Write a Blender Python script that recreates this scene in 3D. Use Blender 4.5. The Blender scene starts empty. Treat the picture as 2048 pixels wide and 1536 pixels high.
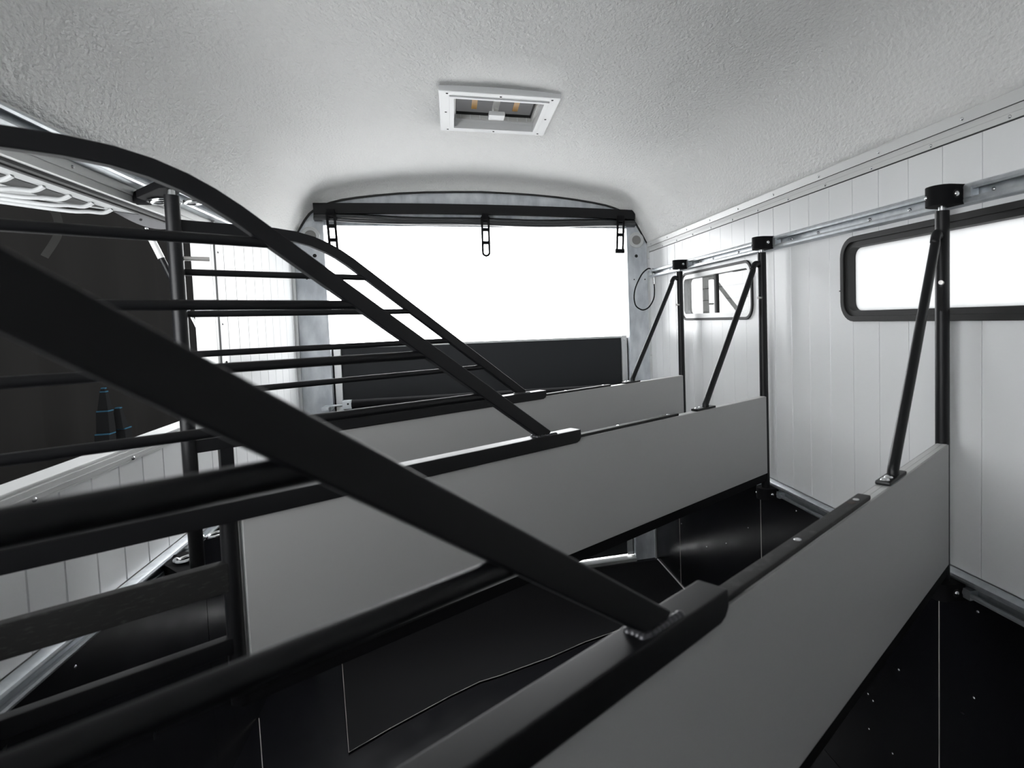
import bpy, bmesh, math, random
from mathutils import Vector, Matrix

random.seed(7)
scene = bpy.context.scene
C = scene.collection
PI = math.pi

# ------------------------------------------------------------------ camera
EYE = 1.536
cam_d = bpy.data.cameras.new('camera')
cam = bpy.data.objects.new('camera', cam_d); C.objects.link(cam)
cx, cy, cz = (0.963569, -0.265725, -0.030423), (-0.043825, -0.044651, -0.998041), (0.263846, 0.963014, -0.05467)
cam.matrix_world = Matrix(((cx[0], -cy[0], -cz[0], 0.0), (cx[1], -cy[1], -cz[1], 0.0),
                           (cx[2], -cy[2], -cz[2], EYE), (0, 0, 0, 1)))
cam_d.sensor_width = 36.0
cam_d.lens = 36.0 * 1200.0 / 2048.0
cam_d.shift_x = -(1235.717 - 1024.0) / 2048.0
cam_d.shift_y = (702.904 - 768.0) / 2048.0
cam_d.clip_start = 0.02
cam_d.dof.use_dof = True
cam_d.dof.focus_distance = 2.5
cam_d.dof.aperture_fstop = 6.3
scene.camera = cam

# ------------------------------------------------------------------ world and exposure
world = bpy.data.worlds.new('overcast_white'); scene.world = world
world.use_nodes = True
bg = world.node_tree.nodes['Background']
bg.inputs[0].default_value = (0.97, 0.985, 1.0, 1); bg.inputs[1].default_value = 6.0
scene.view_settings.view_transform = 'Standard'
scene.view_settings.look = 'None'
scene.view_settings.exposure = 0.85
scene.view_settings.gamma = 1.0
scene.view_settings.use_curve_mapping = False
scene.cycles.max_bounces = 14
scene.cycles.diffuse_bounces = 9
scene.cycles.glossy_bounces = 6
scene.cycles.transparent_max_bounces = 16
scene.cycles.sample_clamp_indirect = 8.0

# ------------------------------------------------------------------ materials
def principled(name, col, rough=0.5, metal=0.0, spec=0.5):
    m = bpy.data.materials.new(name); m.use_nodes = True
    b = m.node_tree.nodes['Principled BSDF']
    b.inputs['Base Color'].default_value = (*col, 1); b.inputs['Roughness'].default_value = rough
    b.inputs['Metallic'].default_value = metal; b.inputs['Specular IOR Level'].default_value = spec
    return m
def nodes(m): return m.node_tree.nodes, m.node_tree.links, m.node_tree.nodes['Principled BSDF']
def coords(m, scale=(1, 1, 1)):
    n, l, b = nodes(m)
    tc = n.new('ShaderNodeTexCoord'); mp = n.new('ShaderNodeMapping'); mp.inputs['Scale'].default_value = scale
    l.new(tc.outputs['Object'], mp.inputs['Vector']); return mp.outputs['Vector']
def add_noise_colour(m, ca, cb, scale, detail=4, vec=None, lo=0.35, hi=0.65):
    n, l, b = nodes(m)
    t = n.new('ShaderNodeTexNoise'); t.inputs['Scale'].default_value = scale; t.inputs['Detail'].default_value = detail
    l.new(vec or coords(m), t.inputs['Vector'])
    r = n.new('ShaderNodeValToRGB'); r.color_ramp.elements[0].position = lo; r.color_ramp.elements[1].position = hi
    r.color_ramp.elements[0].color = (*ca, 1); r.color_ramp.elements[1].color = (*cb, 1)
    l.new(t.outputs['Fac'], r.inputs['Fac']); l.new(r.outputs['Color'], b.inputs['Base Color'])
    return t
def add_bump(m, scale, strength, dist=0.002, detail=3, vec=None):
    n, l, b = nodes(m)
    t = n.new('ShaderNodeTexNoise'); t.inputs['Scale'].default_value = scale; t.inputs['Detail'].default_value = detail
    l.new(vec or coords(m), t.inputs['Vector'])
    bp = n.new('ShaderNodeBump'); bp.inputs['Strength'].default_value = strength; bp.inputs['Distance'].default_value = dist
    l.new(t.outputs['Fac'], bp.inputs['Height']); l.new(bp.outputs['Normal'], b.inputs['Normal'])

M = {}
M['roof'] = principled('white_gelcoat_roof', (0.80, 0.80, 0.79), 0.55, 0, 0.35)
add_bump(M['roof'], 105, 0.85, 0.0075, 4, coords(M['roof'], (1.0, 0.6, 1.0)))
M['plank'] = principled('white_coated_plank', (0.80, 0.81, 0.815), 0.33, 0, 0.5)
M['flap'] = principled('grey_white_flap_coating', (0.42, 0.43, 0.435), 0.4)
M['bracket'] = principled('grey_coated_bracket', (0.10, 0.10, 0.105), 0.5)
M['wall_core'] = principled('pale_wall_core', (0.55, 0.55, 0.54), 0.7)
M['alu'] = principled('anodised_aluminium', (0.72, 0.73, 0.73), 0.42, 0.75)
M['alu_white'] = principled('white_aluminium_profile', (0.66, 0.665, 0.66), 0.4, 0.1)
M['galv'] = principled('galvanised_steel', (0.55, 0.58, 0.60), 0.42, 0.85)
add_noise_colour(M['galv'], (0.52, 0.55, 0.58), (0.64, 0.67, 0.69), 40, 5, None, 0.3, 0.7)
M['galv_col'] = principled('spangled_galvanised_sheet', (0.5, 0.53, 0.56), 0.45, 0.25)
add_noise_colour(M['galv_col'], (0.46, 0.49, 0.53), (0.74, 0.77, 0.80), 17, 7, coords(M['galv_col'], (1, 1, 0.45)), 0.32, 0.68)
M['black'] = principled('black_powder_coat', (0.006, 0.0063, 0.0075), 0.42, 0, 0.3)
add_bump(M['black'], 900, 0.12, 0.0006, 2)
M['black_worn'] = principled('black_rubber_worn', (0.02, 0.02, 0.02), 0.65)
add_noise_colour(M['black_worn'], (0.010, 0.010, 0.010), (0.05, 0.05, 0.048), 60, 8, coords(M['black_worn'], (1, 1, 4)), 0.55, 0.8)
M['plastic'] = principled('black_plastic', (0.008, 0.008, 0.009), 0.7, 0, 0.08)
M['rubber'] = principled('black_rubber', (0.006, 0.006, 0.007), 0.7, 0, 0.12)
M['cut_edge'] = principled('pale_cut_rubber_edge', (0.55, 0.52, 0.47), 0.6)
M['kick'] = principled('black_laminate_kick_board', (0.006, 0.0062, 0.008), 0.22, 0, 0.25)
n_, l_, b_ = nodes(M['kick'])
tt = n_.new('ShaderNodeTexNoise'); tt.inputs['Scale'].default_value = 9; tt.inputs['Detail'].default_value = 8
l_.new(coords(M['kick']), tt.inputs['Vector'])
rr = n_.new('ShaderNodeMapRange'); rr.inputs['From Min'].default_value = 0.3; rr.inputs['From Max'].default_value = 0.75
rr.inputs['To Min'].default_value = 0.20; rr.inputs['To Max'].default_value = 0.28
l_.new(tt.outputs['Fac'], rr.inputs['Value']); l_.new(rr.outputs['Result'], b_.inputs['Roughness'])
M['ramp'] = principled('black_grained_ramp_board', (0.014, 0.016, 0.019), 0.6, 0, 0.4)
add_bump(M['ramp'], 700, 0.2, 0.001, 2)
M['panel'] = principled('light_grey_laminate', (0.43, 0.43, 0.425), 0.5, 0, 0.4)
add_bump(M['panel'], 420, 0.10, 0.0008, 3)
M['panel_edge'] = principled('brushed_panel_edge', (0.66, 0.66, 0.65), 0.45, 0.2)
M['steel'] = principled('bright_zinc_steel', (0.78, 0.79, 0.80), 0.22, 1.0)
M['pin'] = principled('satin_steel_pin', (0.72, 0.70, 0.68), 0.35, 0.7)
M['dark_hole'] = principled('dark_recess', (0.004, 0.004, 0.004), 0.8)
M['rust'] = principled('brown_stain', (0.035, 0.022, 0.016), 0.7)
M['weld'] = principled('black_weld_bead', (0.05, 0.05, 0.055), 0.3, 0.4)
M['vent'] = principled('white_vent_plastic', (0.78, 0.79, 0.80), 0.35, 0, 0.5)
M['vent_grey'] = principled('pale_grey_plastic', (0.62, 0.62, 0.60), 0.4)
M['tape'] = principled('amber_tape', (0.50, 0.24, 0.01), 0.4)
M['seal'] = principled('black_rubber_seal', (0.012, 0.012, 0.012), 0.6)
M['lens'] = principled('grey_lamp_lens', (0.25, 0.245, 0.235), 0.35)
add_bump(M['lens'], 260, 0.8, 0.003, 2)
M['lamp_ring'] = principled('grey_lamp_ring', (0.62, 0.63, 0.64), 0.35)
M['vinyl'] = principled('dark_clear_vinyl', (0.035, 0.037, 0.040), 0.16, 0, 0.6)
M['curtain'] = principled('black_backdrop_cloth', (0.0034, 0.0033, 0.0032), 0.95, 0, 0.0)
M['strap'] = principled('grey_webbing', (0.022, 0.022, 0.021), 0.9, 0, 0.0)
M['case'] = principled('charcoal_nylon', (0.0028, 0.0029, 0.003), 0.8, 0, 0.0)
M['case_edge'] = principled('steel_blue_piping', (0.006, 0.016, 0.024), 0.8, 0, 0.0)
M['ground'] = principled('studio_concrete', (0.46, 0.46, 0.46), 0.8)
add_noise_colour(M['ground'], (0.50, 0.50, 0.50), (0.58, 0.58, 0.57), 1.5, 6)
M['block'] = principled('grey_concrete_block', (0.52, 0.52, 0.50), 0.85)
M['mortar'] = principled('dark_mortar', (0.22, 0.22, 0.21), 0.9)

def pane_material(name, tint, rough=0.0):
    m = bpy.data.materials.new(name); m.use_nodes = True
    n = m.node_tree.nodes; l = m.node_tree.links; n.clear()
    out = n.new('ShaderNodeOutputMaterial'); mix = n.new('ShaderNodeMixShader')
    tr = n.new('ShaderNodeBsdfTransparent'); tr.inputs[0].default_value = (*tint, 1)
    gl = n.new('ShaderNodeBsdfGlossy'); gl.inputs['Roughness'].default_value = rough
    lw = n.new('ShaderNodeLayerWeight'); lw.inputs['Blend'].default_value = 0.5
    pw = n.new('ShaderNodeMath'); pw.operation = 'POWER'; pw.inputs[1].default_value = 5.0
    mu = n.new('ShaderNodeMath'); mu.operation = 'MULTIPLY_ADD'; mu.inputs[1].default_value = 0.96; mu.inputs[2].default_value = 0.04
    l.new(lw.outputs['Facing'], pw.inputs[0]); l.new(pw.outputs[0], mu.inputs[0]); l.new(mu.outputs[0], mix.inputs['Fac'])
    l.new(tr.outputs[0], mix.inputs[1]); l.new(gl.outputs[0], mix.inputs[2]); l.new(mix.outputs[0], out.inputs['Surface'])
    return m
M['glass'] = pane_material('tinted_acrylic_pane', (0.30, 0.303, 0.303))
def milk_material(name, col):
    m = principled(name, col, 0.12); n, l, b = nodes(m)
    tl = n.new('ShaderNodeBsdfTranslucent'); tl.inputs[0].default_value = (*col, 1)
    mix = n.new('ShaderNodeMixShader'); mix.inputs['Fac'].default_value = 0.6
    l.new(b.outputs[0], mix.inputs[1]); l.new(tl.outputs[0], mix.inputs[2])
    l.new(mix.outputs[0], n['Material Output'].inputs['Surface'])
    return m
M['milk'] = milk_material('milky_acrylic_pane', (0.55, 0.553, 0.553))
M['smoke'] = milk_material('smoky_acrylic_lid', (0.17, 0.17, 0.17))

# ------------------------------------------------------------------ mesh helpers (all in world coordinates)
class MB:
    def __init__(s): s.v = []; s.f = []
    def add(s, v, f):
        o = len(s.v); s.v += [tuple(p) for p in v]; s.f += [tuple(i + o for i in q) for q in f]
    def box(s, a, b):
        x0, x1 = sorted((a[0], b[0])); y0, y1 = sorted((a[1], b[1])); z0, z1 = sorted((a[2], b[2]))
        s.add([(x0,y0,z0),(x1,y0,z0),(x1,y1,z0),(x0,y1,z0),(x0,y0,z1),(x1,y0,z1),(x1,y1,z1),(x0,y1,z1)],
              [(0,3,2,1),(4,5,6,7),(0,1,5,4),(1,2,6,5),(2,3,7,6),(3,0,4,7)]); return s
    def prism(s, loop, d):
        """closed loop of points extruded by vector d"""
        n = len(loop); d = Vector(d)
        v = [Vector(p) for p in loop] + [Vector(p) + d for p in loop]
        f = [tuple(reversed(range(n))), tuple(range(n, 2*n))] + [(i, (i+1) % n, (i+1) % n + n, i + n) for i in range(n)]
        s.add(v, f); return s
    def sweep(s, path, prof, up=None, closed=False):
        """profile points (a, b) swept along the path; a goes along the side vector, b along 'up'"""
        P = [Vector(p) for p in path]; n = len(P); k = len(prof)
        rings = []; ref = Vector(up).normalized() if up is not None else None
        for i in range(n):
            if closed: t = (P[(i+1) % n] - P[i]).normalized() + (P[i] - P[i-1]).normalized()
            elif i == 0: t = P[1] - P[0]
            elif i == n-1: t = P[-1] - P[-2]
            else: t = (P[i+1] - P[i]).normalized() + (P[i] - P[i-1]).normalized()
            t.normalize()
            if ref is None:
                ref = Vector((0, 0, 1)) if abs(t.z) < 0.9 else Vector((1, 0, 0))
            side = t.cross(ref)
            if side.length < 1e-5: side = t.cross(Vector((0.3, 0.8, 0.5)))
            side.normalize(); b = side.cross(t).normalized()
            if up is None: ref = b
            m = 1.0
            if 0 < i < n-1 or closed:
                t0 = (P[i] - P[i-1]).normalized(); m = 1.0 / max(0.5, abs(t0.dot(t)))
            rings.append((P[i], side, b, m))
        v = []
        for p, sd, b, m in rings:
            for (a, c) in prof:
                v.append(p + sd * a * (m if up is not None else 1.0) + b * c * (1.0 if up is not None else 1.0))
        f = []
        for i in range(n if closed else n-1):
            j = (i+1) % n
            for q in range(k):
                r = (q+1) % k
                f.append((i*k+q, i*k+r, j*k+r, j*k+q))
        if not closed: f += [tuple(reversed(range(k))), tuple(range((n-1)*k, n*k))]
        s.add(v, f); return s
    def tube(s, path, r, seg=14, closed=False):
        return s.sweep(path, [(r*math.cos(2*PI*i/seg), r*math.sin(2*PI*i/seg)) for i in range(seg)], None, closed)
    def cyl(s, a, b, r, seg=16): return s.tube([a, b], r, seg)
    def dome(s, c, n, r, h, seg=12):
        n = Vector(n).normalized(); t = n.orthogonal().normalized(); u = n.cross(t); c = Vector(c); v = []; f = []
        for (rr, hh) in ((r, 0), (r*.85, h*.55), (r*.5, h*.9)):
            for i in range(seg):
                a = 2*PI*i/seg; v.append(c + (t*math.cos(a) + u*math.sin(a))*rr + n*hh)
        v.append(c + n*h)
        for k in range(2):
            for i in range(seg): j = (i+1) % seg; f.append((k*seg+i, k*seg+j, (k+1)*seg+j, (k+1)*seg+i))
        for i in range(seg): f.append((2*seg+i, 2*seg+(i+1) % seg, 3*seg))
        f.append(tuple(reversed(range(seg)))); s.add(v, f); return s
    def ring(s, c, n, R, r, seg=32, sub=10, t=None):
        n = Vector(n).normalized(); t = Vector(t).normalized() if t else n.orthogonal().normalized(); u = n.cross(t); c = Vector(c)
        return s.tube([c + (t*math.cos(2*PI*i/seg) + u*math.sin(2*PI*i/seg))*R for i in range(seg)], r, sub, True)
    def map(s, fn): s.v = [tuple(fn(Vector(p))) for p in s.v]; return s
    def build(s, name, mat, parent=None, smooth=False, bevel=0.0, angle=40):
        me = bpy.data.meshes.new(name)
        bm = bmesh.new()
        vs = [bm.verts.new(p) for p in s.v]
        for q in s.f:
            try: bm.faces.new([vs[i] for i in q])
            except ValueError: pass
        bmesh.ops.recalc_face_normals(bm, faces=bm.faces)
        if bevel:
            es = [e for e in bm.edges if len(e.link_faces) == 2 and e.calc_face_angle(0) > math.radians(35)]
            bmesh.ops.bevel(bm, geom=es, offset=bevel, segments=2, profile=0.6, affect='EDGES', clamp_overlap=True)
        bm.to_mesh(me); bm.free()
        me.materials.append(M[mat] if isinstance(mat, str) else mat)
        if smooth or bevel:
            for p in me.polygons: p.use_smooth = True
            me.set_sharp_from_angle(angle=math.radians(angle))
        o = bpy.data.objects.new(name, me); C.objects.link(o)
        if bevel or name == 'guard_bar':
            wn = o.modifiers.new('weighted_normals', 'WEIGHTED_NORMAL'); wn.keep_sharp = True
        if parent: attach(o, parent)
        return o

def attach(o, parent):
    o.parent = parent
    m = Matrix.Identity(4); p = parent
    while p is not None:
        m = Matrix.LocRotScale(p.location, p.rotation_euler, p.scale) @ m if p.parent is None else p.matrix_parent_inverse @ Matrix.LocRotScale(p.location, p.rotation_euler, p.scale) @ m
        p = p.parent
    o.matrix_parent_inverse = m.inverted()

def clone(o, parent, dloc):
    c = o.copy(); C.objects.link(c)
    if parent: attach(c, parent)
    c.location = o.location + Vector(dloc); return c

def tag(o, label, cat, group=None):
    o['label'] = label; o['category'] = cat
    if group: o['group'] = group
    return o
def thing(name, loc, label, cat, group=None):
    o = bpy.data.objects.new(name, None); C.objects.link(o); o.location = loc; o.empty_display_size = 0.05
    return tag(o, label, cat, group)
def struct(o): o['kind'] = 'structure'; return o

def rrect(y0, y1, z0, z1, r, seg=7):
    pts = []
    for (cy_, cz_, a0) in ((y1-r, z1-r, 0), (y0+r, z1-r, PI/2), (y0+r, z0+r, PI), (y1-r, z0+r, 1.5*PI)):
        for i in range(seg+1):
            a = a0 + PI/2*i/seg; pts.append((cy_ + r*math.cos(a), cz_ + r*math.sin(a)))
    return pts

XR, XL, YR, YF = 1.2, -0.816, 3.58, -1.25
XM = (XR + XL) / 2

# ================================================================== SETTING: the trailer shell
# ---- ground outside
struct(MB().box((-14, -10, -0.62), (14, 22, -0.60)).build('ground', 'ground'))

# ---- floor
floor = struct(MB().box((XL - .05, YF, -0.05), (XR + .05, YR + .06, 0.0)).build('floor', 'kick'))

# ---- ceiling
CEIL_Z0 = 1.985
half = (XR - XL) / 2
PROF = [(1.0, 1.985), (0.985, 2.03), (0.965, 2.09), (0.945, 2.145), (0.925, 2.19), (0.90, 2.235), (0.87, 2.27), (0.835, 2.297),
        (0.79, 2.318), (0.735, 2.334), (0.66, 2.348), (0.56, 2.362), (0.44, 2.376), (0.30, 2.389), (0.15, 2.397), (0.0, 2.40)]
PROF_R = [(1.0, 1.985), (0.965, 2.045), (0.925, 2.115), (0.90, 2.150), (0.87, 2.176), (0.82, 2.204), (0.74, 2.228), (0.62, 2.250), (0.45, 2.270), (0.25, 2.284), (0.0, 2.290)]
def prof_z(x, P=PROF):
    t = abs(x - XM) / half
    t = min(t, 1.0)
    for (a, za), (b, zb) in zip(P, P[1:]):
        if b <= t <= a: return zb + (za - zb) * (t - b) / (a - b)
    return P[-1][1]
def ceil_z(x, y):
    z = prof_z(x); zr = prof_z(x, PROF_R)
    a = min(max((y - 2.85) / 0.73, 0.0), 1.0); a = a*a*(3-2*a)
    u = min(max((y - 3.46) / 0.12, 0.0), 1.0); q = 1 - math.sqrt(1 - u*u)
    return z + (zr - z) * (.30*a + .70*q)
VX0, VX1, VY0, VY1 = -0.012, 0.436, 2.293, 2.762          # vent flange
HX0, HX1, HY0, HY1 = 0.032, 0.392, 2.345, 2.715            # hole in the roof
xs = sorted(set([round(XM + half*t, 4) for t, z in PROF] + [round(XM - half*t, 4) for t, z in PROF] + [HX0, HX1]))
ys = sorted(set([YF, -0.6, 0.0, 0.5, 1.0, 1.5, 2.0, HY0, HY1, 2.85, 2.95, 3.05, 3.15, 3.25] + [3.36] + [3.46 + 0.12*math.sin(PI/2*i/14) for i in range(15)]))
mb = MB(); nx = len(xs)
mb.v = [(x, y, ceil_z(x, y)) for y in ys for x in xs]
for j in range(len(ys)-1):
    for i in range(nx-1):
        if xs[i] >= HX0-1e-6 and xs[i+1] <= HX1+1e-6 and ys[j] >= HY0-1e-6 and ys[j+1] <= HY1+1e-6: continue
        mb.f.append((j*nx+i, j*nx+i+1, (j+1)*nx+i+1, (j+1)*nx+i))
ceiling = struct(mb.build('ceiling', 'roof', smooth=True, angle=80))
sol = ceiling.modifiers.new('thickness', 'SOLIDIFY'); sol.thickness = 0.012; sol.offset = 1.0
struct(MB().prism([(XL-.02, YF-.03, 0)] + [(XR+.02, YF-.03, 0)] + [(x, YF-.03, prof_z(x)+.01) for x in reversed(xs)], (0, 0.03, 0)).build('wall_front', 'plank'))

# ---- right wall
W1 = (0.66, 1.655, 1.505, 1.765)     # y0, y1, z0, z1 outer frame of the near window
W2 = (2.24, 3.03, 1.515, 1.765)
INS = 0.020
HOLES_R = [(w[0]+INS, w[1]-INS, w[2]+INS, w[3]-INS) for w in (W1, W2)]
def wall_pieces(y0, y1, z0, z1, holes):
    cuts = sorted(set([y0, y1] + [c for h in holes for c in h[:2] if y0 < c < y1])); out = []
    for a, b in zip(cuts, cuts[1:]):
        hh = [h for h in holes if h[0] <= a + 1e-6 and h[1] >= b - 1e-6]
        if hh: h = hh[0]; out += [(a, b, z0, min(h[2], z1)), (a, b, max(h[3], z0), z1)]
        else: out.append((a, b, z0, z1))
    return [p for p in out if p[3] - p[2] > 1e-4]
def wall_sheet(x0, x1, y0, y1, z0, z1, holes):
    m = MB()
    for (a, b, c, d) in wall_pieces(y0, y1, z0, z1, holes): m.box((x0, a, c), (x1, b, d))
    return m
wall_right = struct(wall_sheet(XR+.010, XR+.035, YF, YR+.06, 0, 2.0, HOLES_R).build('wall_right', 'wall_core'))
ZB_R, ZT = 0.884, 1.962
def grooved_boards(parent, xin, sgn, y_start, y_end, z0, z1, holes, first):
    """tongue and groove boards 117 mm wide; xin is the visible face, sgn points into the wall"""
    y = first
    while y > y_start: y -= 0.1175
    while y < y_end - 1e-4:
        a, b = max(y, y_start), min(y + 0.1175, y_end); y += 0.1175
        if b - a < 0.004: continue
        m = MB()
        for (p, q, c, d) in wall_pieces(a + .0009, b - .0009, z0, z1, holes):
            if len(wall_pieces(a + .0009, b - .0009, z0, z1, holes)) == 1:
                k = .0022
                m.prism([(xin, p+k, c), (xin, q-k, c), (xin+sgn*k, q, c), (xin+sgn*.0095, q, c), (xin+sgn*.0095, p, c), (xin+sgn*k, p, c)], (0, 0, d-c))
            else: m.box((xin, p, c), (xin+sgn*.0095, q, d))
        m.build('wall_board', 'plank', parent)
grooved_boards(wall_right, XR, 1, -0.02, YR, ZB_R, ZT, HOLES_R, 1.134)
MB().box((XR, YF, ZB_R), (XR+.0095, -0.021, ZT)).build('wall_sheet', 'plank', wall_right)
# black kick boards with pale joints
seams = [YF, -0.62, 0.32, 1.26, 2.205, 3.15, YR]
for a, b in zip(seams, seams[1:]):
    MB().box((XR-.004, a+.0014, 0.001), (XR+.0095, b-.0014, 0.832)).build('kick_board', 'kick', wall_right, bevel=.0008)
for y in (.32, 1.26, 2.205, 3.15):
    MB().box((XR-.0046, y-.0012, .002), (XR+.009, y+.0012, .831)).build('joint_strip', 'cut_edge', wall_right)
rv = MB().dome((0, 0, 0), (-1, 0, 0), .0042, .0022).build('rivet', 'steel', wall_right, True)
rivs = [(1.409,.50),(1.544,.345),(1.521,.337),(1.151,.577),(1.541,.234),(1.437,.229),(1.14,.80),(1.937,.805),(2.319,.613),(2.542,.464),(2.771,.364),(3.12,.37),(2.95,.62),(1.72,.60)]
rv.location = (XR-.004, *rivs[0])
for q in rivs[1:]:
    c = clone(rv, wall_right, (0, 0, 0)); c.location = (XR-.004, *q)

# ---- left wall with the big opening
OP = (-0.62, 2.458, 1.222, 1.888)     # opening y0 y1 z0 z1
wall_left = struct(wall_sheet(XL-.045, XL-.010, YF, YR+.06, 0, 2.0, [OP]).build('wall_left', 'wall_core'))
ZB_L = 0.918
grooved_boards(wall_left, XL, -1, 2.505, YR, ZB_L, 1.976, [], 2.578)
grooved_boards(wall_left, XL, -1, 0.6, 2.505, ZB_L, 1.212, [], 2.578)
MB().box((XL, YF, ZB_L), (XL-.0095, 0.599, 1.212)).build('wall_sheet', 'plank', wall_left)
MB().box((XL, YF, 1.212), (XL-.0095, OP[0]-.06, 1.90)).build('wall_sheet', 'plank', wall_left)
for a, b in zip([YF, -.62, .32, 1.26, 2.205, 3.15], [-.62, .32, 1.26, 2.205, 3.15, YR]):
    MB().box((XL+.004, a+.0014, 0.001), (XL-.0095, b-.0014, 0.868)).build('kick_board', 'kick', wall_left, bevel=.0008)
for q in [(1.42,.80),(1.52,.825),(1.78,.845),(1.62,.62),(1.98,.60),(2.3,.7)]:
    c = clone(rv, wall_left, (0, 0, 0)); c.location = (XL+.004, *q); c.rotation_euler = (0, 0, PI)
# opening surround: sill, rear jamb, header
sill = struct(MB().box((XL+.006, OP[0], 1.208), (XL-.06, 2.50, 1.212)).build('trim_1', 'alu_white'))
MB().box((XL+.007, OP[0], 1.212), (XL-.06, 2.44, 1.238)).build('sill_profile', 'alu_white', sill, bevel=.002)
MB().box((XL+.004, OP[0], 1.238), (XL-.055, 2.44, 1.247)).build('sill_lip', 'alu_white', sill, bevel=.003)
MB().box((XL+.0085, OP[0], 1.222), (XL+.006, 2.44, 1.224)).build('sill_ridge', 'alu_white', sill)
sc_ = MB().dome((0, 0, 0), (1, 0, 0), .0058, .0045).build('screw', 'steel', sill, True)
sc_.location = (XL+.007, 1.43, 1.215)
for yy in (1.81, 2.19, 1.05, .67): clone(sc_, sill, (0, yy-1.43, 0))
jamb = struct(MB().box((XL+.008, 2.475, 1.208), (XL-.05, 2.508, 1.928)).build('trim_2', 'alu_white', bevel=.002))
MB().box((XL+.004, 2.445, 1.238), (XL-.06, 2.4715, 1.886)).build('jamb_lip', 'alu_white', jamb, bevel=.003)
MB().box((XL-.004, 2.4715, 1.238), (XL-.05, 2.475, 1.89)).build('jamb_groove', 'seal', jamb)
for zz in (1.30, 1.56, 1.82): MB().dome((XL+.008, 2.497, zz), (1, 0, 0), .004, .003).build('screw', 'steel', jamb, True)
head = struct(MB().box((XL, OP[0], 1.886), (XL-.05, 2.475, 1.930)).build('trim_3', 'alu_white', bevel=.002))
MB().box((XL+.003, OP[0], 1.906), (XL, 2.475, 1.9085)).build('header_ridge', 'alu_white', head)
MB().box((XL-.012, OP[0], 1.879), (XL-.024, 2.40, 1.886)).build('header_gasket', 'seal', head)
MB().box((XL-.034, OP[0], 1.878), (XL-.044, 2.41, 1.886)).build('header_gasket', 'seal', head)
for yy in (1.66, 2.05): MB().dome((XL, yy, 1.918), (1, 0, 0), .004, .003).build('screw', 'steel', head, True)

# ---- roof edge trims (aluminium angle with screws), one along each side
def roof_trim(name, x, s):
    """s = -1 right wall (room is at smaller x), +1 left wall"""
    t = struct(MB().box((x, YF, 1.944), (x+s*.004, YR-.005, 1.976)).build(name, 'alu_white', bevel=.001))
    MB().box((x, YF, 1.958), (x+s*.0058, YR-.005, 1.9605)).build('trim_ridge', 'alu_white', t)
    def zc(xx): return prof_z(xx)
    x1 = x + s*.003
    MB().prism([(x, YF, 1.974), (x+s*.009, YF, 1.974), (x+s*.015, YF, 1.998), (x+s*.012, YF, 2.002), (x, YF, 1.990)], (0, YR-.01-YF, 0)).build('trim_flange', 'alu_white', t)
    MB().box((x, YF, 1.941), (x+s*.0015, YR-.005, 1.944)).build('trim_shadow_line', 'seal', t)  # black strip painted in as the shadow gap under the trim
    MB().box((x+s*.004, YF, 1.9735), (x+s*.0088, YR-.005, 1.9745)).build('trim_joint', 'seal', t)
    d0 = MB().dome((0, 0, 0), (s, 0, 0), .0046, .0034).build('screw', 'steel', t, True); d0.location = (x+s*.004, 1.06, 1.951)
    for k in range(1, 12): clone(d0, t, (0, .225*k, 0))
    d1 = clone(d0, t, (s*.0075, .12, .034))
    for k in range(1, 9): clone(d1, t, (0, .29*k, 0))
    return t
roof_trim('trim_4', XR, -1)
t5 = struct(MB().box((XL, YF, 1.976), (XL+.004, YR-.005, 1.988)).build('trim_5', 'alu_white', bevel=.001))
for k in range(8): MB().dome((XL+.004, 1.3 + .28*k, 1.982), (1, 0, 0), .0038, .003).build('screw', 'steel', t5, True)

# ---- galvanised track rails on the walls
def track(name, x, s, z0, z1, label):
    """C channel; s points into the room"""
    h = z1 - z0; y0, y1 = YF + .05, 3.52
    t = thing(name, (x, (y0+y1)/2, z0), label, 'wall rail', 'steel rails along the side walls')
    MB().box((x, y0, z0+.004), (x+s*.003, y1, z1-.004)).build('channel_back', 'galv', t)
    r = h * .17
    for (zz, nm) in ((z1 - r, 'upper_lip'), (z0 + r, 'lower_lip')):
        d = 1 if nm == 'upper_lip' else -1
        loop = [(x, 0, zz+d*r), (x+s*.020, 0, zz+d*r), (x+s*.026, 0, zz+d*r*.55), (x+s*.028, 0, zz-d*r*.2), (x+s*.026, 0, zz-d*r*.9), (x+s*.022, 0, zz-d*r),
                (x+s*.022, 0, zz-d*r*.6), (x+s*.019, 0, zz+d*r*.5), (x, 0, zz+d*r*.6)]
        MB().prism([(a, y0, c) for a, b, c in loop], (0, y1-y0, 0)).build(nm, 'galv', t, True, angle=35)
    b0 = MB().dome((0, 0, 0), (s, 0, 0), .0055, .004).build('bolt', 'steel', t, True); b0.location = (x+s*.003, 1.10, (z0+z1)/2)
    for k in range(1, 12): clone(b0, t, (0, .21*k + (.05 if k % 2 else 0), 0))
    return t
track('wall_track', XR, -1, 1.779, 1.828, 'galvanised upper rail on the right wall passing above both windows')
track('wall_track', XR-.002, -1, 0.834, 0.882, 'galvanised lower rail on the right wall above black boards')
track('wall_track', XL, 1, 1.930, 1.976, 'galvanised upper rail on the left wall above the open flap')
track('wall_track', XL+.002, 1, 0.870, 0.916, 'galvanised lower rail on the left wall below the open hatch')

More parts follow.
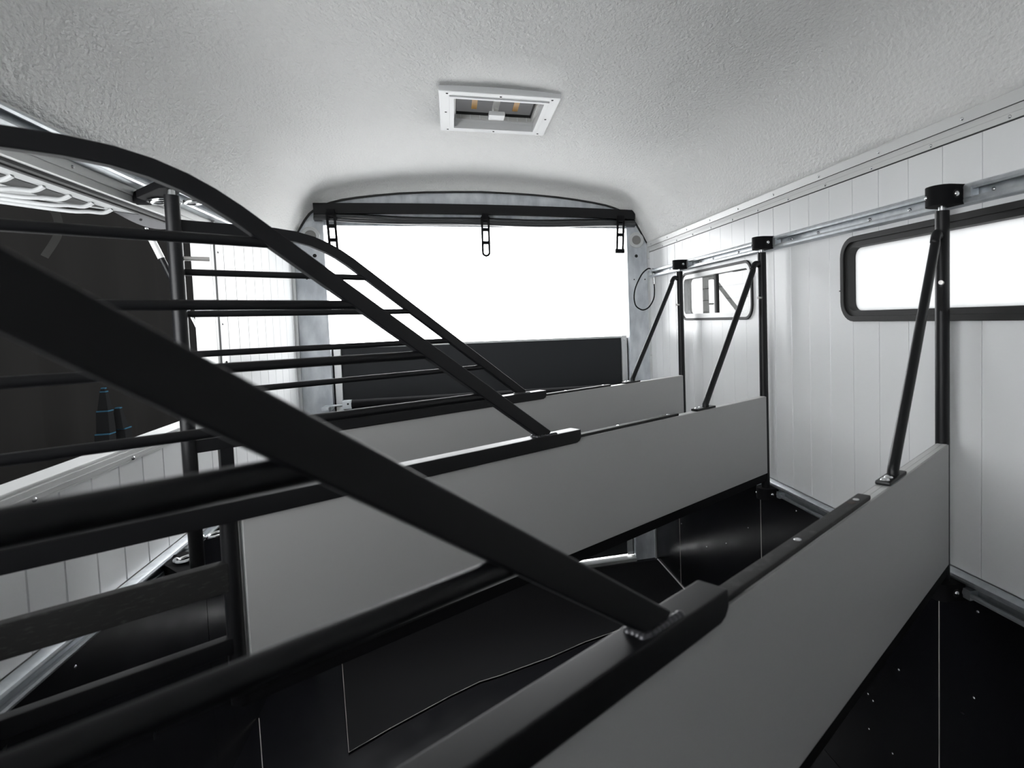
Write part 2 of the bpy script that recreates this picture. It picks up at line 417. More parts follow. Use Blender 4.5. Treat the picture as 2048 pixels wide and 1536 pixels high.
# ---- windows
def ring_frame(y0, y1, z0, z1, r, w, x0, x1, name, mat, parent):
    o = rrect(y0, y1, z0, z1, r); i = rrect(y0+w, y1-w, z0+w, z1-w, max(r-w, .012)); n = len(o); m = MB()
    m.v = [(x0, *p) for p in o] + [(x1, *p) for p in o] + [(x0, *p) for p in i] + [(x1, *p) for p in i]
    for k in range(n):
        j = (k+1) % n
        m.f += [(k, j, n+j, n+k), (2*n+j, 2*n+k, 3*n+k, 3*n+j), (k, 2*n+k, 2*n+j, j), (n+j, 3*n+j, 3*n+k, n+k)]
    return m.build(name, mat, parent, bevel=.002)
def pane(y0, y1, z0, z1, r, x0, x1, name, mat, parent):
    return MB().prism([(x0, *p) for p in rrect(y0, y1, z0, z1, r)], (x1-x0, 0, 0)).build(name, mat, parent)
win1 = ring_frame(*W1, .062, .017, XR-.010, XR+.012, 'window_1', 'seal', None); struct(win1)
ring_frame(W1[0]+.015, W1[1]-.015, W1[2]+.015, W1[3]-.015, .047, .018, XR-.004, XR+.034, 'inner_frame', 'seal', win1)
pane(W1[0]+.028, W1[1]-.028, W1[2]+.028, W1[3]-.028, .03, XR+.024, XR+.028, 'pane', 'milk', win1)
MB().box((XR-.012, 1.652, 1.60), (XR-.004, 1.657, 1.603)).build('seal_joint', 'dark_hole', win1)
win2 = ring_frame(*W2, .062, .012, XR-.009, XR+.008, 'window_2', 'seal', None); struct(win2)
ring_frame(W2[0]+.010, W2[1]-.010, W2[2]+.010, W2[3]-.010, .052, .024, XR-.005, XR+.030, 'inner_frame', 'alu_white', win2)
pane(W2[0]+.028, 2.63, W2[2]+.028, W2[3]-.028, .03, XR+.012, XR+.0135, 'pane', 'glass', win2)
pane(2.61, W2[1]-.028, W2[2]+.028, W2[3]-.028, .03, XR+.017, XR+.0185, 'pane', 'glass', win2)
MB().box((XR+.004, 2.612, W2[2]+.03), (XR+.020, 2.632, W2[3]-.03)).build('mullion', 'seal', win2)
MB().box((XR+.002, W2[0]+.045, 1.612), (XR+.012, W2[0]+.062, 1.652)).build('latch', 'vent_grey', win2, bevel=.002)
MB().box((XR+.006, W2[0]+.07, W2[3]-.038), (XR+.012, W2[0]+.20, W2[3]-.032)).build('slide_stop', 'seal', win2)

# ---- rear end: galvanised columns, header, ramp
def column(x0, x1, bev, name):
    """bev: True when the sloped top corner is on the high-x side"""
    if bev: loop = [(x0, 0), (x1, 0), (x1, 1.978), (1.122, 2.106), (x0+.02, 2.125), (x0, 2.125)]
    else: loop = [(x0, 0), (x1, 0), (x1, 2.125), (x1-.02, 2.125), (-.738, 2.106), (x0, 2.000)]
    c = struct(MB().prism([(x, YR, z) for x, z in loop], (0, .05, 0)).build(name, 'galv_col', bevel=.003))
    return c
colL = column(XL+.014, -.650, False, 'trim_6')
colR = column(1.060, XR-.002, True, 'trim_7')
MB().box((XL, YR-.012, 0), (XL+.016, YR+.01, 1.985)).build('corner_angle', 'alu', colL)
MB().box((XR-.014, YR-.012, 0), (XR, YR+.01, 1.985)).build('corner_angle', 'alu', colR)
for (x, z, r) in ((1.118, 1.92, .010), (1.100, 1.775, .004), (1.17, 1.775, .004)):
    MB().cyl((x, YR-.0012, z), (x, YR+.001, z), r, 14).build('bolt_hole', 'dark_hole', colR)
for (x, z, r) in ((-.70, 1.925, .010), (-.745, 1.80, .004)):
    MB().cyl((x, YR-.0012, z), (x, YR+.001, z), r, 14).build('bolt_hole', 'dark_hole', colL)
for k in range(6):
    MB().dome((XR-.007, YR-.012, .4 + .3*k), (0, -1, 0), .0035, .002).build('rivet', 'steel', colR, True)
# header panel behind the roof lip
hx = [x for x in xs if -.72 < x < 1.12]
hdr = struct(MB().prism([(XL-.01, YR+.010, 1.90), (-.66, YR+.010, 1.90), (-.66, YR+.010, 2.09), (1.07, YR+.010, 2.09), (1.07, YR+.010, 1.90), (XR+.01, YR+.010, 1.90)] + [(x, YR+.010, ceil_z(x, YR)+.03) for x in reversed(xs)], (0, .02, 0)).build('wall_back', 'galv_col'))
lip = MB()
lp = [(x, YR+.002, ceil_z(x, YR)-.002) for x in xs]
lip.sweep(lp, [(-.004, -.005), (.004, -.005), (.004, .005), (-.004, .005)], up=(0, 0, 1)).build('lip_seal', 'seal', hdr)
for k in range(10):
    x = -.42 + .14*k
    MB().dome((x, YR-.006, ceil_z(x, YR)-.004), (0, -1, -.4), .004, .003).build('rivet', 'seal', hdr, True)

ramp = thing('rear_ramp', (XM, YR+.06, 0), 'black tail ramp closing the lower half of the rear opening', 'ramp')
MB().box((-.604, YR+.045, .03), (1.016, YR+.085, 1.425)).build('ramp_board', 'ramp', ramp, bevel=.003)
MB().box((-.640, YR+.030, .03), (-.604, YR+.085, 1.418)).build('side_channel', 'alu', ramp, bevel=.002)
MB().box((1.016, YR+.030, .03), (1.050, YR+.085, 1.430)).build('side_channel', 'alu', ramp, bevel=.002)
MB().box((-.604, YR+.043, 1.415), (1.016, YR+.087, 1.428)).build('top_edge', 'alu', ramp, bevel=.003)
MB().box((-.65, YR-.02, .0), (1.06, YR+.045, .022)).build('threshold_lip', 'alu', ramp, bevel=.003)
for (xa, xb) in ((-.672, -.638), (1.048, 1.085)): MB().box((xa, YR+.052, .02), (xb, YR+.088, 1.415)).build('side_seal', 'seal', ramp)
MB().dome((1.033, YR+.030, 1.405), (0, -1, 0), .005, .003).build('screw', 'steel', ramp, True)

# ================================================================== THINGS
# ---- rolled curtain over the rear opening
rc = thing('rolled_curtain', (XM, YR-.01, 2.12), 'dark vinyl curtain rolled up above the bright rear opening', 'curtain')
def sag(x): return .012 * (1 - ((x - XM)/.9)**2)
xx = [-.69 + 1.80*i/24 for i in range(25)]
mb = MB()
mb.sweep([(x, YR-.012, 2.176 + .020*math.cos((x-.1)*1.3) - .010) for x in xx], [(-.016, -.030), (.016, -.030), (.016, .026), (-.016, .026)], up=(0, 0, 1)).build('top_batten', 'black', rc, bevel=.002)
mb = MB().tube([(x, YR-.004, 2.132 - sag(x) - .012*(x+.69)/1.8 + .003*math.sin(9*x)) for x in xx], .024, 14)
mb.build('roll', 'vinyl', rc, True)
mb = MB().tube([(x, YR-.020, 2.122 - sag(x) - .012*(x+.69)/1.8 + .004*math.sin(7*x+1)) for x in xx], .013, 10)
mb.build('loose_fold', 'vinyl', rc, True)
def ladder(x, z1, z0, lean, n, endbar):
    w = .0185; m = MB(); Y = YR-.046
    def P(a, z): return (x + a + lean*(z1-z), Y, z)
    bot = z0
    if endbar: path = None
    prof = [(-.0056, -.0056), (.0056, -.0056), (.0056, .0056), (-.0056, .0056)]
    m.sweep([P(-w, z1), P(-w, bot+w)], prof); m.sweep([P(w, z1), P(w, bot+w)], prof)
    for k in range(1, n):
        zz = z1 + (bot - z1)*k/n; m.sweep([P(-w, zz), P(w, zz)], [(p*1.8, q*1.6) for p, q in prof])
    if endbar: m.sweep([P(-w, bot+w), P(-w, bot)], prof); m.sweep([P(w, bot+w), P(w, bot)], prof); m.sweep([P(-w*1.5, bot), P(w*1.5, bot)], [(p*1.6, q*2.2) for p, q in prof])
    else: m.sweep([P(w*math.cos(a), bot + w + w*math.sin(a)) for a in [-PI*i/8 for i in range(9)]], prof, up=(0, 1, 0))
    m.sweep([P(-w, z1), P(w, z1)], [(p*2, q*3) for p, q in prof])
    m.build('ladder_strap', 'rubber', rc)
ladder(-.602, 2.150, 1.93, .03, 3, False)
ladder(.207, 2.140, 1.918, -.01, 3, False)
ladder(1.012, 2.140, 1.945, -.06, 2, True)

# ---- lamps in the columns
for (x, z, lab) in ((-.715, 2.032, 'round lamp in a pale ring on the left galvanised column'), (1.120, 2.017, 'round lamp in a pale ring on the right galvanised column')):
    t = thing('column_lamp', (x, YR, z), lab, 'lamp', 'round lamps on the rear columns')
    MB().cyl((x, YR-.006, z), (x, YR, z), .047, 36).build('bezel', 'lamp_ring', t, True, bevel=.002)
    MB().ring((x, YR-.007, z), (0, 1, 0), .0455, .0022, 36, 8).build('rim', 'alu', t, True)
    MB().cyl((x, YR-.009, z), (x, YR-.004, z), .028, 30).build('lens', 'lens', t, True, bevel=.001)

# ---- rump bar in front of the ramp
rb = thing('rump_bar', (-.2, 3.45, 1.12), 'black padded bar with steel clevis in front of the tail ramp', 'bar')
MB().tube([(-.535, 3.45, 1.122), (1.10, 3.45, 1.122)], .025, 20).build('padded_tube', 'rubber', rb, True)
MB().box((-.580, 3.428, 1.100), (-.533, 3.472, 1.146)).build('clevis', 'galv', rb, bevel=.004)
MB().cyl((-.551, 3.425, 1.128), (-.551, 3.475, 1.128), .005, 10).build('clevis_bolt', 'dark_hole', rb, True)
MB().tube([(-.58, 3.45, 1.120), (-.63, 3.45, 1.120), (-.645, 3.46, 1.117), (-.65, 3.47, 1.105), (-.65, 3.48, 1.09)], .006, 10).build('hook', 'galv', rb, True)
MB().box((-.690, 3.47, 1.092), (-.640, 3.582, 1.112)).build('wall_bracket', 'galv', rb, bevel=.003)

# ---- steel tether loop hanging from the end of the right rail
tl = thing('tether_cable', (1.15, 3.47, 1.58), 'thin black cable loop with snap hook hanging from the right rail end', 'cable')
lp = [(1.172, 1.826), (1.152, 1.831), (1.118, 1.806), (1.093, 1.769), (1.070, 1.722), (1.059, 1.679), (1.059, 1.640), (1.070, 1.606), (1.100, 1.586), (1.122, 1.585), (1.145, 1.596), (1.166, 1.620), (1.183, 1.655), (1.188, 1.700), (1.187, 1.738)]
def smooth_path(p, n=4):
    p = [Vector(q) for q in p]; out = []
    for i in range(len(p)-1):
        a, b, c, d = p[max(i-1, 0)], p[i], p[i+1], p[min(i+2, len(p)-1)]
        for k in range(n):
            t = k/n; out.append(.5*((2*b) + (-a+c)*t + (2*a-5*b+4*c-d)*t*t + (-a+3*b-3*c+d)*t**3))
    return out + [p[-1]]
MB().tube(smooth_path([(x, 3.455, z) for x, z in lp]), .0040, 8).build('loop', 'rubber', tl, True)
MB().tube([(1.187, 3.455, 1.74), (1.186, 3.455, 1.80)], .006, 8).build('ferrule', 'steel', tl, True)
MB().ring((1.180, 3.455, 1.818), (1, .3, 0), .013, .003, 20, 8).build('snap_hook', 'steel', tl, True)
MB().cyl((1.162, 3.45, 1.815), (1.202, 3.45, 1.815), .014, 14).build('anchor', 'steel', tl, True, bevel=.002)

# ---- roof vent
rvn = thing('roof_vent', ((VX0+VX1)/2, (VY0+VY1)/2, 2.37), 'square white roof vent with smoky lid and amber tape strips', 'roof vent')
ZV = 2.376
mb = MB()
for (a, b, c, d) in ((VX0, VX1, VY0, HY0), (VX0, VX1, HY1, VY1), (VX0, HX0, HY0, HY1), (HX1, VX1, HY0, HY1)):
    pass
def sq_ring(x0, x1, y0, y1, X0, X1, Y0, Y1, zt, zb):
    m = MB(); o = [(x0, y0), (x1, y0), (x1, y1), (x0, y1)]; i = [(X0, Y0), (X1, Y0), (X1, Y1), (X0, Y1)]
    m.v = [(*p, zt) for p in o] + [(*p, zb) for p in o] + [(*p, zt) for p in i] + [(*p, zb) for p in i]
    for k in range(4):
        j = (k+1) % 4
        m.f += [(k, j, 4+j, 4+k), (8+j, 8+k, 12+k, 12+j), (k, 8+k, 8+j, j), (4+j, 12+j, 12+k, 4+k)]
    return m
sq_ring(VX0, VX1, VY0, VY1, HX0+.012, HX1-.012, HY0+.012, HY1-.012, 2.402, ZV).build('flange', 'vent', rvn, bevel=.004)
sq_ring(HX0-.006, HX1+.006, HY0-.006, HY1+.006, HX0+.012, HX1-.012, HY0+.012, HY1-.012, ZV+.002, ZV-.004).build('inner_bead', 'vent', rvn, bevel=.002)
sq_ring(HX0-.001, HX1+.001, HY0-.001, HY1+.001, HX0+.010, HX1-.010, HY0+.010, HY1-.010, 2.440, ZV+.006).build('shaft', 'vent', rvn)
sq_ring(HX0+.009, HX1-.009, HY0+.009, HY1-.009, HX0+.020, HX1-.020, HY0+.020, HY1-.020, 2.430, 2.412).build('grid_frame', 'vent_grey', rvn, bevel=.002)
for k in range(8):
    x = HX0 + .04 + k*.04
    MB().box((x, HY1-.022, 2.413), (x+.003, HY1-.0195, 2.429)).build('grid_tooth', 'vent', rvn)
sq_ring(HX0+.016, HX1-.016, HY0+.016, HY1-.016, HX0+.024, HX1-.024, HY0+.024, HY1-.024, 2.440, 2.430).build('lid_seal', 'seal', rvn)
MB().box((HX0-.012, HY0-.012, 2.440), (HX1+.012, HY1+.012, 2.448)).build('lid', 'smoke', rvn, bevel=.002)
for x in (HX0+.085, HX1-.105):
    MB().box((x, HY0+.08, 2.437), (x+.022, HY1-.07, 2.440)).build('tape_strip', 'tape', rvn)
arm = MB().box((.200, HY0+.10, 2.420), (.226, HY0+.31, 2.436)).build('handle_arm', 'vent_grey', rvn, bevel=.003)
MB().box((.204, HY0+.22, 2.402), (.222, HY0+.26, 2.422)).build('handle_stem', 'vent_grey', rvn, bevel=.003)
MB().box((.182, HY0+.205, 2.384), (.248, HY0+.270, 2.403)).build('handle_knob', 'vent', rvn, bevel=.006)
for (x, y) in ((VX0+.03, VY0+.025), (.212, VY0+.025), (VX1-.03, VY0+.025), (VX0+.024, 2.52), (VX1-.024, 2.54), (VX0+.03, VY1-.025), (.212, VY1-.025), (VX1-.03, VY1-.025)):
    MB().dome((x, y, ZV), (0, 0, -1), .0048, .002).build('screw', 'dark_hole', rvn, True)

# ---- stall partitions
XP = 1.145
def smoothz(a, b, t): return a + (b-a)*t
def partition(Y0, ang, dz, tilt, soff, uoff, label):
    a = math.radians(ang); u = Vector((-math.sin(a), -math.cos(a), 0)); nrm = Vector((-u.y, u.x, 0))
    nrm = Vector((math.cos(a), -math.sin(a), 0))     # towards the camera side
    base = Vector((XP, Y0, 0))
    E_ = thing('stall_partition', (XP, Y0, 0), label, 'partition', 'slanted stall partitions')
    def W(p): return base + u*p[0] + nrm*(p[1]-.010) + Vector((0, 0, p[2] + dz + tilt*p[0]))
    def WG(p): return W((p[0] + soff, p[1], p[2]))
    def W0(p): return base + u*p[0] + nrm*p[1] + Vector((0, 0, p[2]))
    def put(mb, name, mat, parent=E_, smooth=False, bevel=0.0, fn=W): return mb.map(fn).build(name, mat, parent, smooth, bevel)
    # wall post with sliding blocks
    po = put(MB().tube([(0, 0, .858), (0, 0, 1.770)], .0162, 22), 'wall_post', 'black', smooth=True, fn=W0)
    put(MB().cyl((0, 0, 1.765), (0, 0, 1.785), .009, 14), 'pivot_pin', 'steel', po, True, fn=W0)
    put(MB().cyl((0, 0, .84), (0, 0, .862), .009, 14), 'pivot_pin', 'steel', po, True, fn=W0)
    for (z0, z1) in ((1.781, 1.828), (.822, .866)):
        loop = [(XR-.018, Y0-.034), (XR-.018, Y0+.040), (XP+.002, Y0+.040)] + [(XP - .034*math.sin(t), Y0+.003+.037*math.cos(t)) for t in [PI*i/10 for i in range(1, 10)]] + [(XP+.002, Y0-.034)]
        b = MB().prism([(x, y, z0) for x, y in loop], (0, 0, z1-z0)).build('slide_block', 'plastic', E_, bevel=.002)
        zm = (z0+z1)/2
        MB().cyl((XP+.008, Y0-.036, zm), (XP+.008, Y0-.030, zm), .010, 16).build('bolt_recess', 'dark_hole', b)
        MB().dome((XP+.008, Y0-.0355, zm), (0, -1, 0), .0065, .004).build('bolt', 'steel', b, True)
        MB().dome((XP-.030, Y0+.018, zm-.002), (-.9, .4, 0), .0055, .004).build('bolt', 'steel', b, True)
        MB().box((XR-.030, Y0-.058, zm-.012), (XR-.006, Y0-.036, zm+.012)).build('slider', 'galv', b, bevel=.002)
    put(MB().cyl((.012, .002, 1.598), (.042, .006, 1.598), .0052, 14), 'latch_pin', 'pin', po, True, fn=W0)
    put(MB().box((.0130, -.0040, 1.530), (.0168, .0050, 1.588)), 'latch_slot', 'dark_hole', po, fn=W0)
    # brace
    br = put(MB().tube(smooth_path([(.010, .004, 1.722), (.030, .006, 1.727), (.050, .008, 1.722), (.066, .009, 1.705), (.080, .010, 1.680), (.25, .012, 1.445), (.388, .012, 1.252), (.392, .012, 1.234)], 5), .0108, 16), 'brace', 'black', smooth=True)
    ft = put(MB().box((.355, -.002, 1.2225), (.462, .026, 1.2300)), 'foot_plate', 'black', br, bevel=.003)
    for s in (.425, .446): put(MB().dome((s, .012, 1.230), (0, 0, 1), .0085, .004), 'bolt', 'steel', br, True)
    # infill panel
    pn = put(MB().box((.014, -.002, .926), (1.772, .027, 1.2215)), 'panel', 'panel', bevel=.0012)
    put(MB().box((.015, .0015, 1.2214), (1.0, .0125, 1.2222)), 'panel_edge', 'panel_edge', pn)
    put(MB().box((.015, .0135, 1.2214), (1.0, .0235, 1.2222)), 'panel_edge', 'panel_edge', pn)
    put(MB().box((.015, .003, .894), (1.79, .022, .926)), 'bottom_seal', 'rubber', bevel=.002)
    st = put(MB().box((.560, .001, 1.222), (1.02+soff, .024, 1.2305)), 'top_strip', 'black_worn', bevel=.003)
    for s in (.600, .830): put(MB().dome((s, .012, 1.2305), (0, 0, 1), .0055, .0012), 'screw', 'steel', st, True)
    put(MB().cyl((.622, .012, 1.2300), (.622, .012, 1.2310), .0075, 12), 'stain_spot', 'rust', st)
    # head guard
    sl = MB().prism([(.985, -.007, 1.247), (.983, -.007, 1.226), (.990, -.007, 1.217), (1.0, -.007, 1.213), (2.14-soff, -.007, 1.213), (2.14-soff, -.007, 1.247)], (0, .040, 0))
    put(sl, 'sleeve_rail', 'black', bevel=.003, fn=WG)
    bar = [(1.088, .013, 1.244), (1.30, .013, 1.400), (1.50, .013, 1.547), (1.740, .013, 1.7235), (1.775, .013, 1.746), (1.81, .013, 1.764), (1.85, .013, 1.779), (1.895, .013, 1.789), (1.95, .013, 1.794), (2.14-soff, .013, 1.795)]
    rr_ = []
    for (cx_, cy_, a0) in ((.0080, .0125, 0), (-.0080, .0125, PI/2), (-.0080, -.0125, PI), (.0080, -.0125, 1.5*PI)):
        for i in range(4): t = a0 + PI/2*i/3; rr_.append((cx_ + .0025*math.cos(t), cy_ + .0025*math.sin(t)))
    b_ = MB(); P = [Vector(p) for p in bar]; k = len(rr_)
    for i, p in enumerate(P):
        t = (P[min(i+1, len(P)-1)] - P[max(i-1, 0)]).normalized(); up = Vector((-t.z, 0, t.x))
        if up.z < 0: up = -up
        for (aa, bb) in rr_: b_.v.append(tuple(p + Vector((0, 1, 0))*aa + up*bb))
    for i in range(len(P)-1):
        for q in range(k): r = (q+1) % k; b_.f.append((i*k+q, i*k+r, (i+1)*k+r, (i+1)*k+q))
    b_.f += [tuple(range(k)), tuple(range((len(P)-1)*k, len(P)*k))]
    hb = put(b_, 'guard_bar', 'black', smooth=True, fn=WG)
    wd = MB()
    for i in range(9):
        wd.dome((1.066 + .0065*i, .024, 1.246), (0, .3, 1), .0055 + .001*random.random(), .005, 8)
    for i in range(4): wd.dome((1.120 + .003*random.random(), .004 + .006*i, 1.246), (.4, 0, 1), .006, .006, 8)
    wobj = put(wd, 'weld_bead', 'weld', hb, True, fn=WG); wobj['kind'] = 'stuff'
    for z in (1.363, 1.467, 1.571, 1.678):
        s0 = 1.098 + (z-1.25)/.735
        put(MB().tube([(s0, .013, z), (2.14-soff, .013, z)], .0088, 14), 'guard_rail', 'black', smooth=True, fn=WG)
    # lower frame beyond the panel
    put(MB().tube([(1.789, .012, .90), (1.789, .012, 1.215)], .013, 14), 'frame_upright', 'black', smooth=True)
    put(MB().box((2.052+uoff, .000, .90), (2.084+uoff, .026, 1.214)), 'frame_upright', 'black', bevel=.004)
    put(MB().box((1.795, .002, 1.096), (2.055+uoff, .024, 1.146)), 'cross_bar', 'black_worn', bevel=.004)
    put(MB().box((1.795, .002, .990), (2.055+uoff, .024, 1.018)), 'cross_bar', 'black', bevel=.004)
    # front post by the left wall
    fp = put(MB().tube([(2.150, .012, .903), (2.150, .012, 1.878)], .0165, 22), 'front_post', 'black', smooth=True, fn=W0)
    put(MB().cyl((2.150, .012, 1.874), (2.150, .012, 1.892), .008, 12), 'pivot_pin', 'steel', fp, True, fn=W0)
    put(MB().cyl((2.135, .012, 1.722), (2.080, .020, 1.722), .0055, 12), 'latch_pin', 'pin', fp, True, fn=W0)
    put(MB().cyl((2.135, .012, 1.118), (2.090, .020, 1.118), .0055, 12), 'latch_pin', 'pin', fp, True, fn=W0)
    tp = W0((2.150, .012, 0))
    for (z0, z1, rz) in ((1.893, 1.914, 1.884), (.874, .904, .905)):
        if tp.x < XL + .03: continue
        b = MB().prism([(tp.x-.022, tp.y-.012, z0), (tp.x+.008, tp.y-.022, z0), (tp.x+.022, tp.y+.010, z0), (XL+.062, tp.y+.205, z0), (XL+.030, tp.y+.215, z0), (XL+.026, tp.y+.120, z0)], (0, 0, z1-z0)).build('catch_block', 'plastic', E_, bevel=.003)
        rcx, rcy = XL + .062, tp.y + .125
        MB().cyl((XL+.004, tp.y+.175, (z0+z1)/2), (XL+.034, tp.y+.175, (z0+z1)/2), .019, 16).build('rail_collar', 'plastic', b, True)
        MB().ring((rcx+.02, rcy, rz+.004), (-.15, .0, 1), .024, .006, 28, 10).build('eye_ring', 'steel', b, True)
        MB().dome((rcx-.006, rcy, rz), (0, -.3, 1), .010, .012).build('eye_boss', 'steel', b, True)
    return E_
partition(1.195, 56.4, -.014, .002, .068, .0, 'nearest slanted partition, its guard bar crossing the foreground and panel at lower right')
partition(2.068, 58.2, .000, .004, .010, .04, 'middle slanted partition between the nearest one and the one by the tail ramp')
partition(2.925, 57.6, .010, .000, -.032, .0, 'farthest slanted partition standing closest to the tail ramp')

# ---- rubber mat on the floor behind the middle partition
near = [(-.427, 2.274), (-.296, 2.365), (-.077, 2.499), (.047, 2.562), (.132, 2.580), (.36, 2.650), (.543, 2.728), (.756, 2.790), (.98, 2.86)]
poly = near + [(XR-.012, 2.96), (XR-.012, YR-.05), (-.67, YR-.05)]
mat = MB().prism([(x, y, 0.0) for x, y in poly], (0, 0, .006)).build('rubber_mat', 'rubber')
tag(mat, 'thin black rubber floor mat with a wavy pale cut edge below the middle partition', 'mat')
MB().tube([(-.66, 3.45, .006)] + [(x, y, .006) for x, y in near], .0014, 6).build('cut_edge', 'cut_edge', mat)
MB().tube([(-.66, 2.14, 0), (-.71, 2.294, 0), (-.806, 2.60, 0)], .0013, 6).build('floor_joint', 'cut_edge', floor)
MB().tube([(XR-.008, 2.75, .004), (XR-.007, 3.2, .005), (XR-.010, 3.54, .004)], .005, 8).build('sealant_bead', 'wall_core', floor, True)

# ---- loose eye bolts on the left rails behind the far partition's front post
for (y, z, s, lab) in ((2.10, 1.925, 1, 'steel eye bolt on the upper left rail just behind the front post'), (2.10, .90, 1, 'steel eye bolt on the lower left rail just behind the front post')):
    t = thing('eye_bolt', (XL+.03, y, z), lab, 'eye bolt', 'steel eye bolts on the left rails')
    MB().cyl((XL+.008, y, z), (XL+.040, y, z), .021, 18).build('collar', 'plastic', t, True, bevel=.003)
    MB().dome((XL+.040, y, z), (1, 0, 0), .011, .010).build('boss', 'steel', t, True)
    MB().ring((XL+.080, y+.008, z+.002), (-.12, 0, 1), .025, .0058, 28, 10).build('eye', 'steel', t, True)

# ---- top-hung flap outside the left opening
fl = thing('hatch_flap', (XL-.03, 1.0, 1.885), 'white top-hung hatch flap swung open outside the left wall', 'hatch')
def FP(x, y, dz=0): return (x, y, 1.918 + (XL-.03-x)*.152 + dz)
def flap_box(x0, x1, y0, y1, d0, d1):
    m = MB()
    m.add([FP(x0,y0,d0), FP(x1,y0,d0), FP(x1,y1,d0), FP(x0,y1,d0), FP(x0,y0,d1), FP(x1,y0,d1), FP(x1,y1,d1), FP(x0,y1,d1)],
          [(0,3,2,1),(4,5,6,7),(0,1,5,4),(1,2,6,5),(2,3,7,6),(3,0,4,7)])
    return m
flap_box(XL-.035, -1.62, -.60, 2.46, .0, .035).build('flap_board', 'flap', fl, bevel=.003)
flap_box(XL-.035, XL-.065, -.60, 2.44, -.012, .0).build('hinge_profile', 'alu_white', fl, bevel=.002)
flap_box(XL-.075, XL-.082, -.60, 2.44, -.010, .0).build('edge_gasket', 'seal', fl)
flap_box(-.93, -.936, -.60, 2.44, -.006, .0).build('edge_gasket', 'alu_white', fl)
flap_box(-1.10, -1.60, .55, 2.40, -.002, .0005).build('window_recess', 'seal', fl)
flap_box(-1.21, -1.59, .56, 2.39, -.005, -.002).build('window_liner', 'flap', fl)
for k, y in enumerate((2.38, 2.27, 2.155, 2.035, 1.91, 1.78)):
    path = smooth_path([FP(-1.075, y+.012, -.002), FP(-1.10, y+.012, -.018), FP(-1.135, y, -.022), FP(-1.18, y-.010, -.030), FP(-1.30, y-.012, -.032), FP(-1.60, y-.012, -.032)], 4)
    MB().tube(path, .0065, 12).build('guard_bar', 'flap', fl, True)
# stay bracket and gas strut
bk = [FP(-1.10 + .235*i/14, 2.452, -.002 - .040*math.sin(PI*i/14)) for i in range(15)]
bko = MB().prism(bk, (0, .005, 0)).build('stay_bracket', 'bracket', fl)
MB().cyl((-1.02, 2.4505, FP(-1.02, 0, -.018)[2]), (-1.02, 2.453, FP(-1.02, 0, -.018)[2]), .004, 10).build('bracket_hole', 'dark_hole', bko)
A, B = Vector((-1.005, 2.447, 1.898)), Vector((-.835, 2.475, 1.425))
sd = (B - A).normalized()
gs = thing('gas_strut', tuple(B), 'chrome gas strut holding the hatch flap open beside the jamb', 'strut')
MB().cyl(A, A + sd*.018, .005, 10).build('end_eye', 'steel', gs, True)
MB().cyl(A + sd*.016, A + sd*.11, .0105, 16).build('rod_sleeve', 'alu_white', gs, True)
MB().cyl(A + sd*.11, A + sd*.265, .0095, 16).build('cylinder', 'black', gs, True)
MB().cyl(A + sd*.265, B, .0050, 12).build('rod', 'steel', gs, True)
pl = MB().prism([(XL+.0085, 2.47 + .055*math.sin(t), 1.405 + .055*math.cos(t)) for t in [PI*i/12 for i in range(13)]], (.004, 0, 0)).build('mount_plate', 'alu', gs)
MB().dome((XL+.013, 2.495, 1.42), (1, 0, 0), .005, .004).build('screw', 'dark_hole', gs, True)

# ---- outside: black backdrop curtain, hanging strap, folded stand, block wall
def backdrop():
    m = MB(); n = 150; y0, y1, h = 0.2, 11.15, 6.5
    for i in range(n+1):
        y = y0 + (y1-y0)*i/n
        for k, z in enumerate((-.598, .8, 2.8, h)):
            amp = (.07, .055, .04, .02)[k]
            m.v.append((-3.6 + amp*(math.sin(y*7.3) + .6*math.sin(y*3.1+1) + .4*math.sin(y*13.7+k*.3)), y, z))
    for i in range(n):
        for k in range(3): m.f.append((i*4+k, (i+1)*4+k, (i+1)*4+k+1, i*4+k+1))
    o = m.build('backdrop_curtain', 'curtain', None, True, angle=180)
    s = o.modifiers.new('cloth', 'SOLIDIFY'); s.thickness = .006
    return tag(o, 'tall black backdrop curtain outside the left hatch opening', 'curtain')
backdrop()
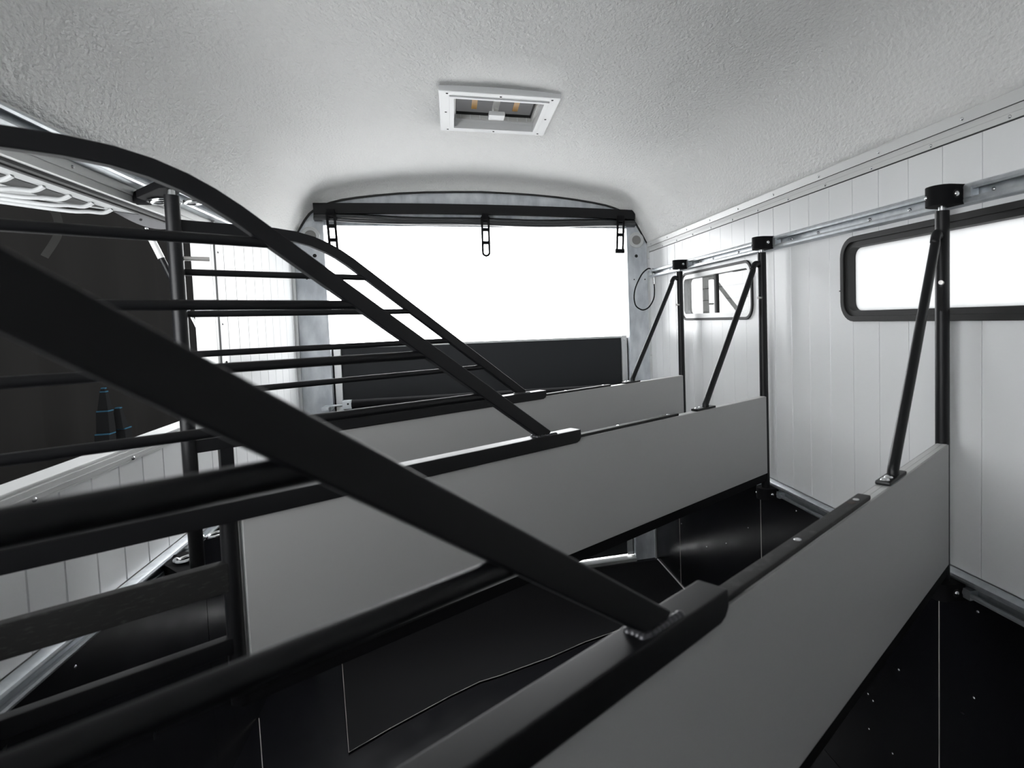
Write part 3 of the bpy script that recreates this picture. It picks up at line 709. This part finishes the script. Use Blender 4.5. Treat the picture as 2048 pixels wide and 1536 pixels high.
# strap: hangs from the outer edge of the flap
P = smooth_path([(-1.28, 2.4620, FP(-1.28, 0, .030)[2]), (-1.28, 2.4625, FP(-1.28, 0, -.012)[2]), (-1.265, 2.458, 1.945), (-1.255, 2.452, 1.90), (-1.265, 2.450, 1.86), (-1.30, 2.448, 1.80)], 5)
st = MB().sweep(P, [(-.012, -.0008), (.012, -.0008), (.012, .0008), (-.012, .0008)], up=(.0, 1, 0)).build('webbing_strap', 'strap')
tag(st, 'grey webbing strap dangling from the open hatch flap before the black backdrop', 'strap')
sp = thing('folded_stand', (-3.0, 6.42, -.60), 'dark tapered segmented stand with thin blue edges before the backdrop curtain', 'stand')
def taper(yc, xc, z0, z1, w0, w1, nm):
    m = MB()
    m.v = [(xc+a*w, yc+b*w, z) for z, w in ((z0, w0), (z1, w1)) for a, b in ((-1, -1), (1, -1), (1, 1), (-1, 1))]
    m.f = [(0,3,2,1),(4,5,6,7),(0,1,5,4),(1,2,6,5),(2,3,7,6),(3,0,4,7)]
    o = m.build(nm, 'case', sp, bevel=.006)
    MB().box((xc-w1*.93, yc-w1*.98-.002, z1-.006), (xc+w1*1.0+.002, yc+w1*.98, z1+.004)).build('edge_piping', 'case_edge', o)
    return o
taper(6.28, -3.0, -.60, .66, .085, .055, 'lower_segment'); taper(6.30, -3.0, .66, .86, .052, .045, 'middle_segment')
taper(6.31, -3.0, .86, 1.03, .042, .022, 'upper_segment'); taper(6.31, -3.0, 1.03, 1.06, .020, .015, 'tip')
taper(6.50, -2.98, -.60, .67, .075, .058, 'side_segment'); taper(6.48, -2.98, .67, .86, .054, .020, 'side_segment')

# concrete block wall outside the right windows (rear half)
bw = thing('block_wall', (4.2, 9.5, -.6), 'grey concrete block wall outside, glimpsed through the far window', 'wall')
MB().box((4.22, 6.0, -.60), (4.40, 15.6, 2.9)).build('mortar_core', 'mortar', bw)
blk = MB().box((4.20, 0, 0), (4.24, .385, .188)).build('block', 'block', bw, bevel=.004)
first = True
for r in range(17):
    for c in range(24):
        z = -.595 + r*.2; y = 6.0 + c*.397 + (.198 if r % 2 else 0)
        if not (.9 < z < 2.6) and c > 0: continue
        if first: blk.location = (0, y, z); first = False
        else: q = clone(blk, bw, (0, 0, 0)); q.location = (0, y, z)
